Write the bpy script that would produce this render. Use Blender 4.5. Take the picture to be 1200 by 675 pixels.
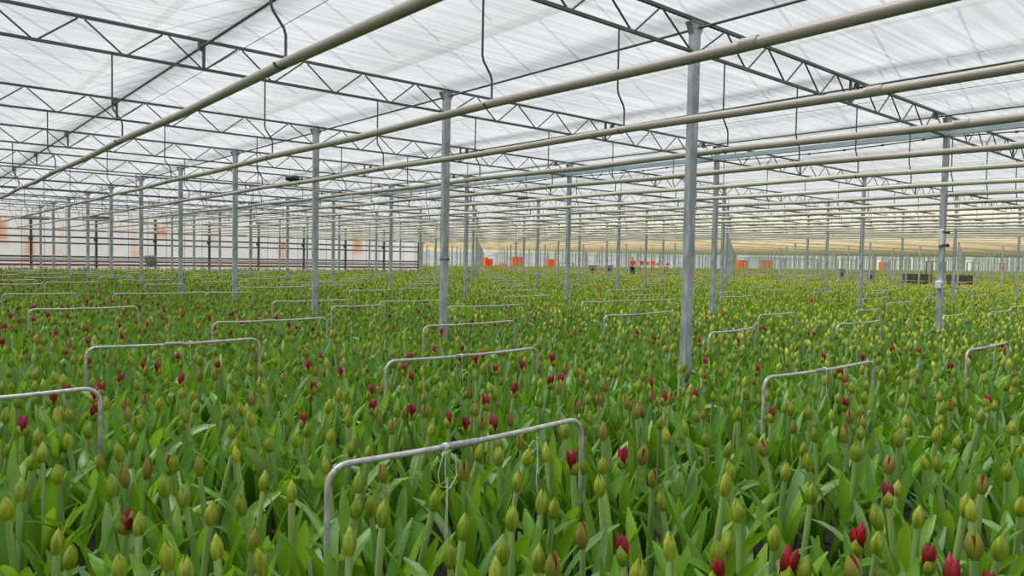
import bpy, math, random
import numpy as np
from mathutils import Vector, Matrix

for o in list(bpy.data.objects): bpy.data.objects.remove(o)
SC = bpy.context.scene
COL = SC.collection
R = random.Random(7)
PI = math.pi

# ------------------------------------------------------------------ camera
# world: X runs along the lattice trusses, Y along the pipes, Z up, camera stands at X=Y=0
CZ = 1.65
F, YAW, PIT, ROL = 848.6, .7059, .0404, .0190
fwd = Vector((math.sin(YAW), math.cos(YAW), 0)); rgt = Vector((math.cos(YAW), -math.sin(YAW), 0)); up = Vector((0, 0, 1))
f2 = fwd*math.cos(PIT) - up*math.sin(PIT); u2 = up*math.cos(PIT) + fwd*math.sin(PIT)
r3 = rgt*math.cos(ROL) + u2*math.sin(ROL); u3 = u2*math.cos(ROL) - rgt*math.sin(ROL)
cd = bpy.data.cameras.new('camera'); cam = bpy.data.objects.new('camera', cd); COL.objects.link(cam)
cam.matrix_world = Matrix(((r3.x, u3.x, -f2.x, 0), (r3.y, u3.y, -f2.y, 0), (r3.z, u3.z, -f2.z, CZ), (0, 0, 0, 1)))
cd.sensor_fit = 'HORIZONTAL'; cd.sensor_width = 36; cd.lens = F/1200*36; cd.clip_start = .05; cd.clip_end = 1500
SC.camera = cam

# ------------------------------------------------------------------ light: overcast sky, plus an added broad lamp to brighten the plants
W = bpy.data.worlds.new('overcast_sky'); SC.world = W; W.use_nodes = True
nt = W.node_tree; nt.nodes.clear()
wo = nt.nodes.new('ShaderNodeOutputWorld'); bg = nt.nodes.new('ShaderNodeBackground')
tc = nt.nodes.new('ShaderNodeTexCoord'); sx = nt.nodes.new('ShaderNodeSeparateXYZ'); rp = nt.nodes.new('ShaderNodeValToRGB')
nt.links.new(tc.outputs['Generated'], sx.inputs[0]); nt.links.new(sx.outputs['Z'], rp.inputs[0]); nt.links.new(rp.outputs[0], bg.inputs[0])
rp.color_ramp.elements[0].position = 0; rp.color_ramp.elements[0].color = (1.0, 1.0, 1.0, 1)
rp.color_ramp.elements[1].position = .9; rp.color_ramp.elements[1].color = (.9, .93, 1.0, 1)
bg.inputs[1].default_value = .31
nt.links.new(bg.outputs[0], wo.inputs[0])
SUN = bpy.data.lights.new('added_sun', 'SUN'); SUN.energy = 4.9; SUN.angle = math.radians(40); SUN.color = (1, .99, .96)
so = bpy.data.objects.new('added_sun', SUN); COL.objects.link(so); so.rotation_euler = (math.radians(-20), math.radians(-14), 0); so.location = (0, 0, 12)

SC.view_settings.view_transform = 'Standard'; SC.view_settings.look = 'None'
SC.view_settings.exposure = 0.44; SC.view_settings.gamma = 1; SC.view_settings.use_curve_mapping = False

# ------------------------------------------------------------------ grid
PX, PY, BAY, STEP = 5.764, 4.176, 6.4, 4.037      # posts at X = PX + BAY*i, Y = PY + STEP*j
HT = CZ + 2.28                                     # top chord
HB = CZ + 1.98                                     # bottom chord
HP = CZ + 1.13                                     # overhead pipes
HR = CZ + 2.345                                    # screen film
PIPES = [.2, 1.77, 3.33, 4.79, 6.36, 7.78, 9.25, 10.9, 12.5] + [14.1+1.6*k for k in range(47)]   # X of the overhead pipes
CROP = CZ - 1.0                                    # height of the buds
WY = 48.2                                          # white side wall
WX = PX + BAY*4                                    # where that wall ends
XE, YE, YC = 262.0, 132.0, 72.0                    # far ends of the house; end of the crop

def ray(x, y):
    u = (x-600)/F; v = (337.5-y)/F
    return f2 + r3*u + u3*v
def at_h(x, y, z):
    d = ray(x, y); t = (z-CZ)/d.z
    return Vector((d.x*t, d.y*t, z))
def at_y(x, y, Y):
    d = ray(x, y); t = Y/d.y
    return Vector((d.x*t, Y, CZ+d.z*t))
def at_d(x, y, D):
    d = ray(x, y); return Vector((0, 0, CZ)) + d*(D/d.dot(f2))
def px(p):
    v = Vector(p) - Vector((0, 0, CZ)); z = v.dot(f2)
    if z < .05: return None
    return 600+F*v.dot(r3)/z, 337.5-F*v.dot(u3)/z, z

# ------------------------------------------------------------------ materials
def mat(name, col, rough=.6, metal=0, vary=0, scale=8, bump=0, stretch=(1, 1, 1), col2=None, transl=0, spec=.5, coat=0, space='Object', rnd=0):
    m = bpy.data.materials.new(name); m.use_nodes = True
    n = m.node_tree.nodes; l = m.node_tree.links; p = n['Principled BSDF']
    p.inputs['Roughness'].default_value = rough; p.inputs['Metallic'].default_value = metal
    p.inputs['Specular IOR Level'].default_value = spec
    c = (*col, 1); p.inputs['Base Color'].default_value = c
    src = None
    if vary or bump or col2:
        t = n.new('ShaderNodeTexCoord'); mp = n.new('ShaderNodeMapping'); mp.inputs['Scale'].default_value = stretch
        nz = n.new('ShaderNodeTexNoise'); nz.inputs['Scale'].default_value = scale; nz.inputs['Detail'].default_value = 4
        l.new(t.outputs[space], mp.inputs[0]); l.new(mp.outputs[0], nz.inputs['Vector'])
        cr = n.new('ShaderNodeValToRGB'); cr.color_ramp.elements[0].position = .35; cr.color_ramp.elements[1].position = .68
        a = tuple(max(0, x*(1-vary)) for x in col) if not col2 else col
        b = tuple(x*(1+vary) for x in col) if not col2 else col2
        cr.color_ramp.elements[0].color = (*a, 1); cr.color_ramp.elements[1].color = (*b, 1)
        l.new(nz.outputs['Fac'], cr.inputs[0]); src = cr.outputs[0]
        if rnd:
            oi = n.new('ShaderNodeObjectInfo'); hs = n.new('ShaderNodeHueSaturation')
            mr = n.new('ShaderNodeMapRange'); mr.inputs['To Min'].default_value = 1-rnd; mr.inputs['To Max'].default_value = 1+rnd
            l.new(oi.outputs['Random'], mr.inputs[0]); l.new(mr.outputs[0], hs.inputs['Value'])
            mr2 = n.new('ShaderNodeMapRange'); mr2.inputs['To Min'].default_value = .515; mr2.inputs['To Max'].default_value = .488
            l.new(oi.outputs['Random'], mr2.inputs[0]); l.new(mr2.outputs[0], hs.inputs['Hue'])
            l.new(src, hs.inputs['Color']); src = hs.outputs[0]
        l.new(src, p.inputs['Base Color'])
        if bump:
            bp = n.new('ShaderNodeBump'); bp.inputs['Strength'].default_value = bump; bp.inputs['Distance'].default_value = .01
            l.new(nz.outputs['Fac'], bp.inputs['Height']); l.new(bp.outputs[0], p.inputs['Normal'])
    if transl:
        tr = n.new('ShaderNodeBsdfTranslucent'); mx = n.new('ShaderNodeMixShader'); mx.inputs[0].default_value = transl
        tr.inputs[0].default_value = (min(1, col[0]*2.2+.02), min(1, col[1]*1.9+.02), col[2]*1.2, 1)
        l.new(p.outputs[0], mx.inputs[1]); l.new(tr.outputs[0], mx.inputs[2]); l.new(mx.outputs[0], n['Material Output'].inputs[0])
    return m

M = {}
M['galv'] = mat('galvanised_steel', (.40, .44, .46), .5, .2, .34, 14, .05, (1, 1, .3))
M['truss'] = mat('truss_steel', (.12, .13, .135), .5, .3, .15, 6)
M['roll'] = mat('film_roll', (.22, .225, .225), .7, 0, .15, 20)
M['tray'] = mat('tray_steel', (.40, .48, .53), .5, .1, .1, 5)
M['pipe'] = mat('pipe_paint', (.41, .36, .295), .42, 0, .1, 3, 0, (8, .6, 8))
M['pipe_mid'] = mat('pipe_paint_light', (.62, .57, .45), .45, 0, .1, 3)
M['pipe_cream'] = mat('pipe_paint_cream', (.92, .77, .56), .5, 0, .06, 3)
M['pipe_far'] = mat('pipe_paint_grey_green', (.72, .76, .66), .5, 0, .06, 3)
M['truss_far'] = mat('truss_pale', (.56, .61, .55), .6, 0, .1, 3)  # distant trusses tinted pale grey-green, unlike the dark near ones
M['hoop'] = mat('hoop_steel', (.50, .50, .47), .38, .25, .25, 25, .05)
M['sleeve'] = mat('hoop_sleeve', (.36, .37, .37), .5, .4, .3, 60, .2)
M['twine'] = mat('twine', (.78, .78, .72), .8)
M['dark'] = mat('dark_metal', (.055, .06, .065), .5, .2, .2, 5)
M['cable'] = mat('black_cable', (.02, .02, .022), .5)
M['darkpipe'] = mat('dark_pipe', (.13, .14, .155), .5, .2, .2, 4)
M['rustpipe'] = mat('rusty_pipe', (.20, .15, .14), .7, 0, .5, 3, 0, (1, 1, 1), (.34, .17, .10))
M['white'] = mat('white_paint', (.78, .78, .77), .5, 0, .04, 4)
M['cream'] = mat('cream_paint', (.66, .62, .52), .6, 0, .06, 4)
M['orange'] = mat('orange_plastic', (.86, .15, .025), .45, 0, .1, 6)
M['redp'] = mat('red_plastic', (.72, .05, .035), .45, 0, .1, 6)
M['crate'] = mat('charcoal_plastic', (.10, .095, .10), .6, 0, .25, 5)
M['greyp'] = mat('grey_plastic', (.33, .31, .30), .6, 0, .1, 5)
M['soil'] = mat('soil', (.012, .010, .008), .95, 0, 0, 30, .8, (1, 1, 1), (.05, .04, .03))
M['conc'] = mat('concrete', (.52, .51, .49), .8, 0, .1, 2)
M['leaf'] = mat('leaf_green', (.10, .245, .013), .36, 0, .3, 14, .05, (1, 1, .18), None, .30, .55, rnd=.22)
M['leaf2'] = mat('leaf_light_green', (.17, .35, .03), .36, 0, .25, 14, .05, (1, 1, .18), None, .30, .5, rnd=.2)
M['leaf3'] = mat('leaf_glaucous', (.18, .32, .10), .38, 0, .18, 14, .05, (1, 1, .18), None, .2, .5, rnd=.15)
M['stalk'] = mat('stalk_green', (.29, .43, .13), .42, 0, .16, 60, .05, (1, 1, .06), None, .08, rnd=.15)
M['spathe'] = mat('spathe_green', (.16, .24, .008), .45, 0, 0, 75, .1, (1, 1, .16), (.38, .43, .03), .12, rnd=.2)
M['spathe_tan'] = mat('spathe_flushed', (.22, .28, .015), .5, 0, 0, 50, .1, (1, 1, .14), (.30, .17, .06), .12, rnd=.15)
M['spathe_lime'] = mat('spathe_lime', (.50, .60, .03), .5, 0, 0, 40, .05, (1, 1, .25), (.62, .64, .09), .15, rnd=.15)
M['petal'] = mat('petal_crimson', (.16, .003, .014), .4, 0, 0, 40, .05, (1, 1, .2), (.44, .008, .036), .12, rnd=.25)
M['petal_bright'] = mat('petal_red', (.70, .03, .05), .45, 0, .2, 20, 0, (1, 1, 1), None, .2)
M['skin'] = mat('skin', (.50, .28, .19), .55, 0, .05, 10)
M['orangecloth'] = mat('orange_cloth', (.82, .17, .04), .85, 0, .1, 12)
M['bluecloth'] = mat('blue_cloth', (.02, .075, .15), .85, 0, .1, 12)
M['hair'] = mat('fair_hair', (.62, .50, .34), .7, 0, .1, 30)
M['shoe'] = mat('shoe', (.04, .04, .045), .6)
M['green'] = mat('green_glass', (.05, .28, .2), .3)

# screen film: woven, part see-through, part milky
def film(name, c1, c2, see):
    m = bpy.data.materials.new(name); m.use_nodes = True; n = m.node_tree.nodes; l = m.node_tree.links
    n.remove(n['Principled BSDF'])
    t = n.new('ShaderNodeTexCoord'); mp = n.new('ShaderNodeMapping'); mp.inputs['Scale'].default_value = (.14, 6.5, 1); mp.inputs['Rotation'].default_value = (0, 0, .05)
    nz = n.new('ShaderNodeTexNoise'); nz.inputs['Scale'].default_value = 2.2; nz.inputs['Detail'].default_value = 5; nz.inputs['Distortion'].default_value = .4
    l.new(t.outputs['Object'], mp.inputs[0]); l.new(mp.outputs[0], nz.inputs['Vector'])
    cr = n.new('ShaderNodeValToRGB'); cr.color_ramp.elements[0].position = .3; cr.color_ramp.elements[1].position = .7
    cr.color_ramp.elements[0].color = (*c1, 1); cr.color_ramp.elements[1].color = (*c2, 1); l.new(nz.outputs['Fac'], cr.inputs[0])
    bp = n.new('ShaderNodeBump'); bp.inputs['Strength'].default_value = .8; bp.inputs['Distance'].default_value = .03; l.new(nz.outputs['Fac'], bp.inputs['Height'])
    tl = n.new('ShaderNodeBsdfTranslucent'); df = n.new('ShaderNodeBsdfDiffuse'); tp = n.new('ShaderNodeBsdfTransparent')
    for s in (tl, df): l.new(cr.outputs[0], s.inputs[0]); l.new(bp.outputs[0], s.inputs['Normal'])
    l.new(cr.outputs[0], tp.inputs[0])
    m1 = n.new('ShaderNodeMixShader'); m1.inputs[0].default_value = .2; m2 = n.new('ShaderNodeMixShader'); m2.inputs[0].default_value = see
    l.new(tl.outputs[0], m1.inputs[1]); l.new(df.outputs[0], m1.inputs[2]); l.new(m1.outputs[0], m2.inputs[1]); l.new(tp.outputs[0], m2.inputs[2])
    l.new(m2.outputs[0], n['Material Output'].inputs[0]); return m
M['film'] = film('white_film', (.66, .68, .715), (.90, .915, .94), .56)
M['film_cream'] = film('cream_film', (.88, .81, .69), (.95, .89, .79), .5)  # cream and tan tints partly stand for the dimmer light far back
M['film_tan'] = film('tan_film', (.84, .71, .54), (.93, .82, .66), .5)
M['film_green'] = film('grey_green_film', (.62, .69, .59), (.74, .80, .70), .5)

# ------------------------------------------------------------------ mesh builder
class MB:
    def __init__(s): s.v = []; s.f = []; s.mi = []; s.m = []; s.sm = []
    def _m(s, m):
        if m not in s.m: s.m.append(m)
        return s.m.index(m)
    def add(s, vs, fs, m, smooth=False):
        o = len(s.v); s.v += [tuple(v) for v in vs]; k = s._m(m)
        for f in fs: s.f.append(tuple(i+o for i in f)); s.mi.append(k); s.sm.append(smooth)
    def box(s, a, b, m, T=None):
        vs = [Vector((x, y, z)) for x in (a[0], b[0]) for y in (a[1], b[1]) for z in (a[2], b[2])]
        if T is not None: vs = [T @ v for v in vs]
        s.add(vs, [(0, 1, 3, 2), (4, 6, 7, 5), (0, 4, 5, 1), (2, 3, 7, 6), (0, 2, 6, 4), (1, 5, 7, 3)], m)
    def bbox(s, a, b, m, bev=.01):   # box with chamfered vertical and horizontal edges
        (x0, y0, z0), (x1, y1, z1) = a, b; e = bev
        ring = lambda d, z: [(x0+e+d*-1*0+(-e+d if 0 else 0), 0, 0)]
        def r(q, z):
            k = e+q
            return [(x0+k, y0+q, z), (x1-k, y0+q, z), (x1-q, y0+k, z), (x1-q, y1-k, z), (x1-k, y1-q, z), (x0+k, y1-q, z), (x0+q, y1-k, z), (x0+q, y0+k, z)]
        vs = r(e, z0)+r(0, z0+e)+r(0, z1-e)+r(e, z1); fs = [tuple(range(7, -1, -1)), tuple(range(24, 32))]
        for j in range(3):
            for i in range(8): fs.append((j*8+i, j*8+(i+1) % 8, j*8+8+(i+1) % 8, j*8+8+i))
        s.add(vs, fs, m)
    def tube(s, pts, r, m, n=8, cap=True, smooth=True, flat=1.0):
        pts = [Vector(p) for p in pts]; rs = r if isinstance(r, (list, tuple)) else [r]*len(pts)
        vs = []; prev = None
        for i, p in enumerate(pts):
            d = (pts[min(i+1, len(pts)-1)]-pts[max(i-1, 0)]).normalized()
            if prev is None:
                a = Vector((0, 0, 1)) if abs(d.z) < .9 else Vector((1, 0, 0)); x = d.cross(a).normalized()
            else: x = (prev - d*prev.dot(d)).normalized()
            prev = x; y = d.cross(x)
            for k in range(n):
                t = 2*PI*k/n; vs.append(p + x*(math.cos(t)*rs[i]) + y*(math.sin(t)*rs[i]*flat))
        fs = []
        for i in range(len(pts)-1):
            for k in range(n): fs.append((i*n+k, i*n+(k+1) % n, (i+1)*n+(k+1) % n, (i+1)*n+k))
        s.add(vs, fs, m, smooth)
        if cap:
            s.add([vs[k] for k in range(n)], [tuple(range(n-1, -1, -1))], m); s.add([vs[-n+k] for k in range(n)], [tuple(range(n))], m)
    def lathe(s, prof, m, n=12, T=None, sy=1.0, smooth=True):
        vs = []
        for r, z in prof:
            for k in range(n):
                t = 2*PI*k/n; v = Vector((math.cos(t)*r, math.sin(t)*r*sy, z)); vs.append(T @ v if T is not None else v)
        fs = [(i*n+k, i*n+(k+1) % n, (i+1)*n+(k+1) % n, (i+1)*n+k) for i in range(len(prof)-1) for k in range(n)]
        s.add(vs, fs, m, smooth)
    def mesh(s, name):
        me = bpy.data.meshes.new(name); me.from_pydata([tuple(v) for v in s.v], [], s.f)
        for m in s.m: me.materials.append(M[m])
        me.polygons.foreach_set('material_index', s.mi); me.polygons.foreach_set('use_smooth', s.sm); me.update(); return me
    def build(s, name, parent=None, loc=None, label=None):
        o = bpy.data.objects.new(name, s.mesh(name)); COL.objects.link(o)
        if parent: o.parent = parent
        if loc is not None: o.location = loc
        if label: o['label'] = label
        return o

def tag(o, label=None, cat=None, group=None, kind=None):
    if label: o['label'] = label
    if cat: o['category'] = cat
    if group: o['group'] = group
    if kind: o['kind'] = kind
    return o
def empty(name, loc=(0, 0, 0), rz=0):
    o = bpy.data.objects.new(name, None); COL.objects.link(o); o.location = loc; o.rotation_euler = (0, 0, rz); o.empty_display_size = .1; return o
def part(name, me, parent, loc=None):
    o = bpy.data.objects.new(name, me); COL.objects.link(o); o.parent = parent
    if loc is not None: o.location = loc
    return o
def copy_tree(o, parent=None):
    c = o.copy(); COL.objects.link(c); c.parent = parent
    for ch in KIDS.get(o.name, []): copy_tree(ch, c)
    return c
KIDS = {}
def note_kids():
    KIDS.clear()
    for o in bpy.data.objects:
        if o.parent: KIDS.setdefault(o.parent.name, []).append(o)
def where(x):   # plain words for the across-picture place
    return 'far left' if x < 150 else 'left' if x < 400 else 'left of centre' if x < 560 else 'centre' if x < 680 else 'right of centre' if x < 850 else 'right' if x < 1050 else 'far right'

# ================================================================== SETTING
b = MB(); b.add([(-60, -40, 0), (XE, -40, 0), (XE, YE, 0), (-60, YE, 0)], [(0, 1, 2, 3)], 'soil'); tag(b.build('floor'), kind='structure')
b = MB(); b.add([(WX, YC, .02), (XE, YC, .02), (XE, YE, .02), (WX, YE, .02)], [(0, 1, 2, 3)], 'conc'); tag(b.build('trim_1'), 'pale concrete service floor beyond the end of the crop', kind='structure')

def ceiling(x0, x1, y0, y1, m, dx, dy):
    xs = np.arange(x0, x1+dx*.5, dx); ys = np.arange(y0, y1+dy*.5, dy)
    xs[-1] = x1; ys[-1] = y1
    X, Y = np.meshgrid(xs, ys)
    ph = (Y-PY)/STEP*PI
    Z = HR + .0*X - .028*np.sin(ph)**2*(1+.4*np.sin(X*.9+Y*.3)) + .008*np.sin(X*1.7+np.sin(Y*2.1)*2)*np.sin(ph)**2 + .006*np.sin(Y*15.7)*np.sin(ph)**2
    nx, ny = len(xs), len(ys)
    me = bpy.data.meshes.new('ceiling')
    I = np.arange(nx*ny).reshape(ny, nx)
    fs = np.stack([I[:-1, :-1], I[:-1, 1:], I[1:, 1:], I[1:, :-1]], -1).reshape(-1, 4)
    me.from_pydata(np.stack([X, Y, Z], -1).reshape(-1, 3).tolist(), [], fs.tolist()); me.materials.append(M[m])
    me.polygons.foreach_set('use_smooth', [True]*len(fs)); me.update()
    o = bpy.data.objects.new('ceiling', me); COL.objects.link(o); tag(o, kind='structure'); return o
ceiling(-22, WX, -22, WY, 'film', .6, .13)
ceiling(WX, 52, -22, YE, 'film_cream', 1.6, .5)
ceiling(52, 72, -22, YE, 'film_tan', 3.2, 1.0)
ceiling(72, XE, -22, YE, 'film_green', 6.4, 2.0)
# roof above the screen: gutters along Y and sloping glazing bars; their soft shade falls on the film
nt_ = 2
for i in range(-6, 9):
    gx = PX - .05 + 3.2*i - BAY*0
    if gx > WX+.5: break
    g = MB(); yb0, yb1 = -10, WY
    prof = [(-.09, .14), (-.06, 0), (.06, 0), (.09, .14), (.082, .14), (.054, .01), (-.054, .01), (-.082, .14)]
    vs = [(gx+p, y, HR+.5+q) for y in (yb0, yb1) for p, q in prof]; n = len(prof)
    g.add(vs, [(k, (k+1) % n, n+(k+1) % n, n+k) for k in range(n)], 'white')
    tag(g.build('trim_%d' % nt_), kind='structure'); nt_ += 1
g = MB()
for i in range(-5, 8):
    gx = PX - .05 + 3.2*i
    for j in range(-6, 42):
        y = j*1.12+.3
        g.tube([(gx+.14, y, HR+.55), (gx+1.6, y, HR+1.25)], .018, 'roll', 4, False, False)  # bar tones darkened so sunlit bars do not show bright through the film
        g.tube([(gx+3.06, y, HR+.55), (gx+1.6, y, HR+1.25)], .018, 'truss', 4, False, False)
    g.box((gx+1.56, -8, HR+1.22), (gx+1.64, WY, HR+1.3), 'roll')
tag(g.build('trim_%d' % nt_), 'grey glazing bars of the glass roof above the screen film', kind='structure'); nt_ += 1

# --- long white wall with rust stains (face at Y = WY)
def stain_list():
    out = []
    for x, y, w, h, s in [(188, 271, .42, .42, 1.), (36, 290, .35, .75, .85), (1, 270, .3, .75, 1), (158, 282, .25, .9, .45), (159, 297, .3, .3, .6), (249, 277, .28, .5, .55), (331, 288, .3, .35, .95), (331, 301, .33, .5, .6),
                          (419, 284, .38, .85, 1.), (451, 284, .3, .45, .7), (73, 270, .16, .55, .4), (142, 273, .14, .5, .35), (68, 295, .4, .3, .3), (300, 309, 3.5, .22, .5), (120, 309, 3.5, .15, .35), (60, 312, 3, .12, .4), (220, 272, .3, .3, .2), (380, 300, .3, .3, .2), (150, 246, .2, .3, .15)]:
        p = at_y(x, y, WY); out.append((p.x, p.z, w, h, s))
    return out
xs = np.arange(-22, WX+.01, .09); zs = np.arange(0, HR+.06, .05); X, Z = np.meshgrid(xs, zs)
rs = np.random.RandomState(3); val = np.zeros_like(X)
row = rs.rand(len(zs))[:, None]; cl = rs.rand(len(xs))[None, :]
for (sx_, sz_, w, h, s) in stain_list():
    d = np.maximum(np.abs(X-sx_)/w, np.abs(Z-sz_)/h)
    val = np.maximum(val, 1.35*s*np.clip(1.35-d, 0, 1)*(.45+.55*row)*(.6+.4*cl)*(1 if s > .9 else (.35+.65*((np.sin(Z*42) > -.2)))))
me = bpy.data.meshes.new('wall_left'); nx, nz = len(xs), len(zs); I = np.arange(nx*nz).reshape(nz, nx)
fs = np.stack([I[:-1, :-1], I[:-1, 1:], I[1:, 1:], I[1:, :-1]], -1).reshape(-1, 4)
me.from_pydata(np.stack([X, np.full_like(X, WY), Z], -1).reshape(-1, 3).tolist(), [], fs.tolist())
at = me.attributes.new('rust', 'FLOAT', 'POINT'); at.data.foreach_set('value', np.clip(val, 0, .95).reshape(-1).astype(np.float32))
m = bpy.data.materials.new('wall_panels'); m.use_nodes = True; n = m.node_tree.nodes; l = m.node_tree.links; p = n['Principled BSDF']; p.inputs['Roughness'].default_value = .6
t = n.new('ShaderNodeTexCoord'); s_ = n.new('ShaderNodeSeparateXYZ'); l.new(t.outputs['Object'], s_.inputs[0])
mm = n.new('ShaderNodeMath'); mm.operation = 'PINGPONG'; mm.inputs[1].default_value = .535; l.new(s_.outputs['X'], mm.inputs[0])
ls = n.new('ShaderNodeMath'); ls.operation = 'LESS_THAN'; ls.inputs[1].default_value = .022; l.new(mm.outputs[0], ls.inputs[0])
nz_ = n.new('ShaderNodeTexNoise'); nz_.inputs['Scale'].default_value = 1.1; nz_.inputs['Detail'].default_value = 5; l.new(t.outputs['Object'], nz_.inputs['Vector'])
cr = n.new('ShaderNodeValToRGB'); cr.color_ramp.elements[0].color = (.80, .78, .74, 1); cr.color_ramp.elements[1].color = (.93, .93, .92, 1); l.new(nz_.outputs['Fac'], cr.inputs[0])
m1 = n.new('ShaderNodeMixRGB'); m1.inputs[2].default_value = (.42, .42, .41, 1); l.new(ls.outputs[0], m1.inputs[0]); l.new(cr.outputs[0], m1.inputs[1])
a_ = n.new('ShaderNodeAttribute'); a_.attribute_name = 'rust'; m2 = n.new('ShaderNodeMixRGB'); m2.inputs[2].default_value = (.78, .24, .012, 1)
l.new(a_.outputs['Fac'], m2.inputs[0]); l.new(m1.outputs[0], m2.inputs[1]); l.new(m2.outputs[0], p.inputs['Base Color'])
wt = n.new('ShaderNodeBsdfTranslucent'); wm = n.new('ShaderNodeMixShader'); wm.inputs[0].default_value = .58; l.new(m2.outputs[0], wt.inputs[0]); l.new(p.outputs[0], wm.inputs[1]); l.new(wt.outputs[0], wm.inputs[2]); l.new(wm.outputs[0], n['Material Output'].inputs[0])
me.materials.append(m); o = bpy.data.objects.new('wall_left', me); COL.objects.link(o); tag(o, kind='structure')
# end strip of that wall and the far walls
b = MB(); b.box((WX+.02, WY-.1, 0), (WX+.38, WY+.2, HR), 'cream'); tag(b.build('trim_%d' % nt_), 'pale end post closing the white wall', kind='structure'); nt_ += 1
b = MB(); b.box((WX-.26, WY+.3, 0), (WX-.2, YE, HR), 'white'); tag(b.build('wall_side'), kind='structure')
b = MB(); b.box((-22, -22, 0), (-21.9, WY, HR), 'white'); tag(b.build('wall_west'), kind='structure')
b = MB(); b.box((-22, -22, 0), (XE, -21.9, HR), 'white'); tag(b.build('wall_near'), kind='structure')
b = MB(); b.box((XE, -22, 0), (XE+.1, YE, HR), 'white'); tag(b.build('wall_right'), kind='structure')
b = MB(); b.box((WX, YE, 0), (XE, YE+.1, .5), 'white'); b.box((WX, YE, 3.0), (XE, YE+.1, HR), 'film_green')
tag(b.build('wall_far'), kind='structure')
b = MB(); b.box((WX, YE+.04, .5), (XE, YE+.06, 3.0), 'film'); tag(b.build('window_1'), 'milky glazed strip along the far wall', kind='structure')

# ================================================================== POSTS
pm = MB(); pm.box((-.05, -.032, 0), (.05, .032, HT-.03), 'galv')
for z in (0,): pass
pmesh = pm.mesh('shaft')
c = MB(); c.box((-.075, -.045, HT-.035), (.075, .045, HT-.0255), 'galv'); c.add([(-.05, -.033, HT-.14), (-.11, -.033, HT-.036), (-.05, -.033, HT-.036), (-.05, .033, HT-.14), (-.11, .033, HT-.036), (-.05, .033, HT-.036)], [(0, 1, 2), (3, 5, 4), (0, 3, 4, 1)], 'galv')
c.add([(.05, -.033, HT-.14), (.11, -.033, HT-.036), (.05, -.033, HT-.036), (.05, .033, HT-.14), (.11, .033, HT-.036), (.05, .033, HT-.036)], [(0, 2, 1), (3, 4, 5), (0, 1, 4, 3)], 'galv')
cmesh = c.mesh('head_plate')
fm = MB(); fm.bbox((-.11, -.11, 0), (.11, .11, .05), 'conc', .012); fmesh = fm.mesh('footing')
posts = []
for i in range(0, 41):
    for j in range(0, 32):
        x, y = PX+BAY*i, PY+STEP*j
        if x <= WX+.1 and y > WY-.5: continue
        q = px((x, y, CZ))
        if q and -90 < q[0] < 1290: posts.append((q[2], x, y, q[0], i, j))
posts.sort()
def nth(k):   # 1 -> first, 23 -> twenty-third
    a = ['', 'first', 'second', 'third', 'fourth', 'fifth', 'sixth', 'seventh', 'eighth', 'ninth', 'tenth', 'eleventh', 'twelfth', 'thirteenth', 'fourteenth', 'fifteenth', 'sixteenth', 'seventeenth', 'eighteenth', 'nineteenth']
    if k < 20: return a[k]
    t, o_ = divmod(k, 10); return ['twentieth', 'thirtieth', 'fortieth', 'fiftieth'][t-2] if o_ == 0 else ['twenty-', 'thirty-', 'forty-', 'fifty-'][t-2]+a[o_]
ordw = ['nearest', 'second', 'third', 'fourth', 'fifth', 'sixth', 'seventh', 'eighth', 'ninth', 'tenth', 'eleventh', 'twelfth', 'thirteenth', 'fourteenth', 'fifteenth', 'sixteenth']
rowcount = {}
POST = {}
for n_, (d, x, y, qx, i, j) in enumerate(posts[:300]):
    e = empty('steel_post', (x, y, 0)); part('shaft', pmesh, e); part('head_plate', cmesh, e)
    if d < 40: part('footing', fmesh, e)
    k = rowcount.get(i, 0); rowcount[i] = k+1; POST[(i, j)] = e
    rn = ['left post row', 'second post row', 'third post row', 'fourth post row'][i] if i < 4 else None
    if rn and k < 16: lab = 'galvanised post, %s of the %s counting from the camera' % (ordw[k], rn)
    elif i < 26: lab = 'thin galvanised post, %s visible post of the %s post row from the left' % (nth(k+1), nth(i+1))
    else: lab = 'tiny distant galvanised post among many, %s of the hall' % where(qx)
    tag(e, lab, 'post', 'galvanised roof posts' if (rn and k < 16) else ('thin distant posts' if i < 26 else 'tiny distant posts'))
b = MB()
for (d, x, y, qx, i, j) in posts[300:]: b.box((x-.05, y-.032, 0), (x+.05, y+.032, HT), 'galv')
tag(b.build('distant_posts'), 'crowd of hair-thin posts far back in the hall', 'post', kind='stuff')
# boxes and bands on two of the posts
e = POST[(1, 0)]
b = MB(); b.bbox((-.11, -.05, CZ+.32), (-.055, .03, CZ+.57), 'white', .012); 
sb = b.build('junction_box', label='white box bolted to the post'); sb.parent = e
for z in (CZ+.33, CZ+.53):
    b = MB(); b.tube([(-.11, -.05, z), (.10, -.05, z)], .016, 'dark', 8); b.tube([(.06, -.05, z), (.09, -.05, z+.0)], .026, 'dark', 6); k = b.build('bolt'); k.parent = sb
b = MB(); b.bbox((-.15, -.06, CZ-.33), (-.055, .03, CZ-.21), 'white', .012); b.box((-.13, -.063, CZ-.29), (-.09, -.0595, CZ-.25), 'greyp'); k = b.build('socket_box', label='small white socket box low on the post'); k.parent = e
b = MB(); b.box((-.054, -.036, .64), (.054, .036, .655), 'dark'); k = b.build('strap'); k.parent = e
e = POST[(0, 1)]
b = MB(); b.box((-.054, -.036, CZ-.035), (.054, .036, CZ-.02), 'dark'); b.box((.03, -.06, CZ-.04), (.05, -.036, CZ-.015), 'dark'); k = b.build('strap', label='dark strap around the post'); k.parent = e

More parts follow.
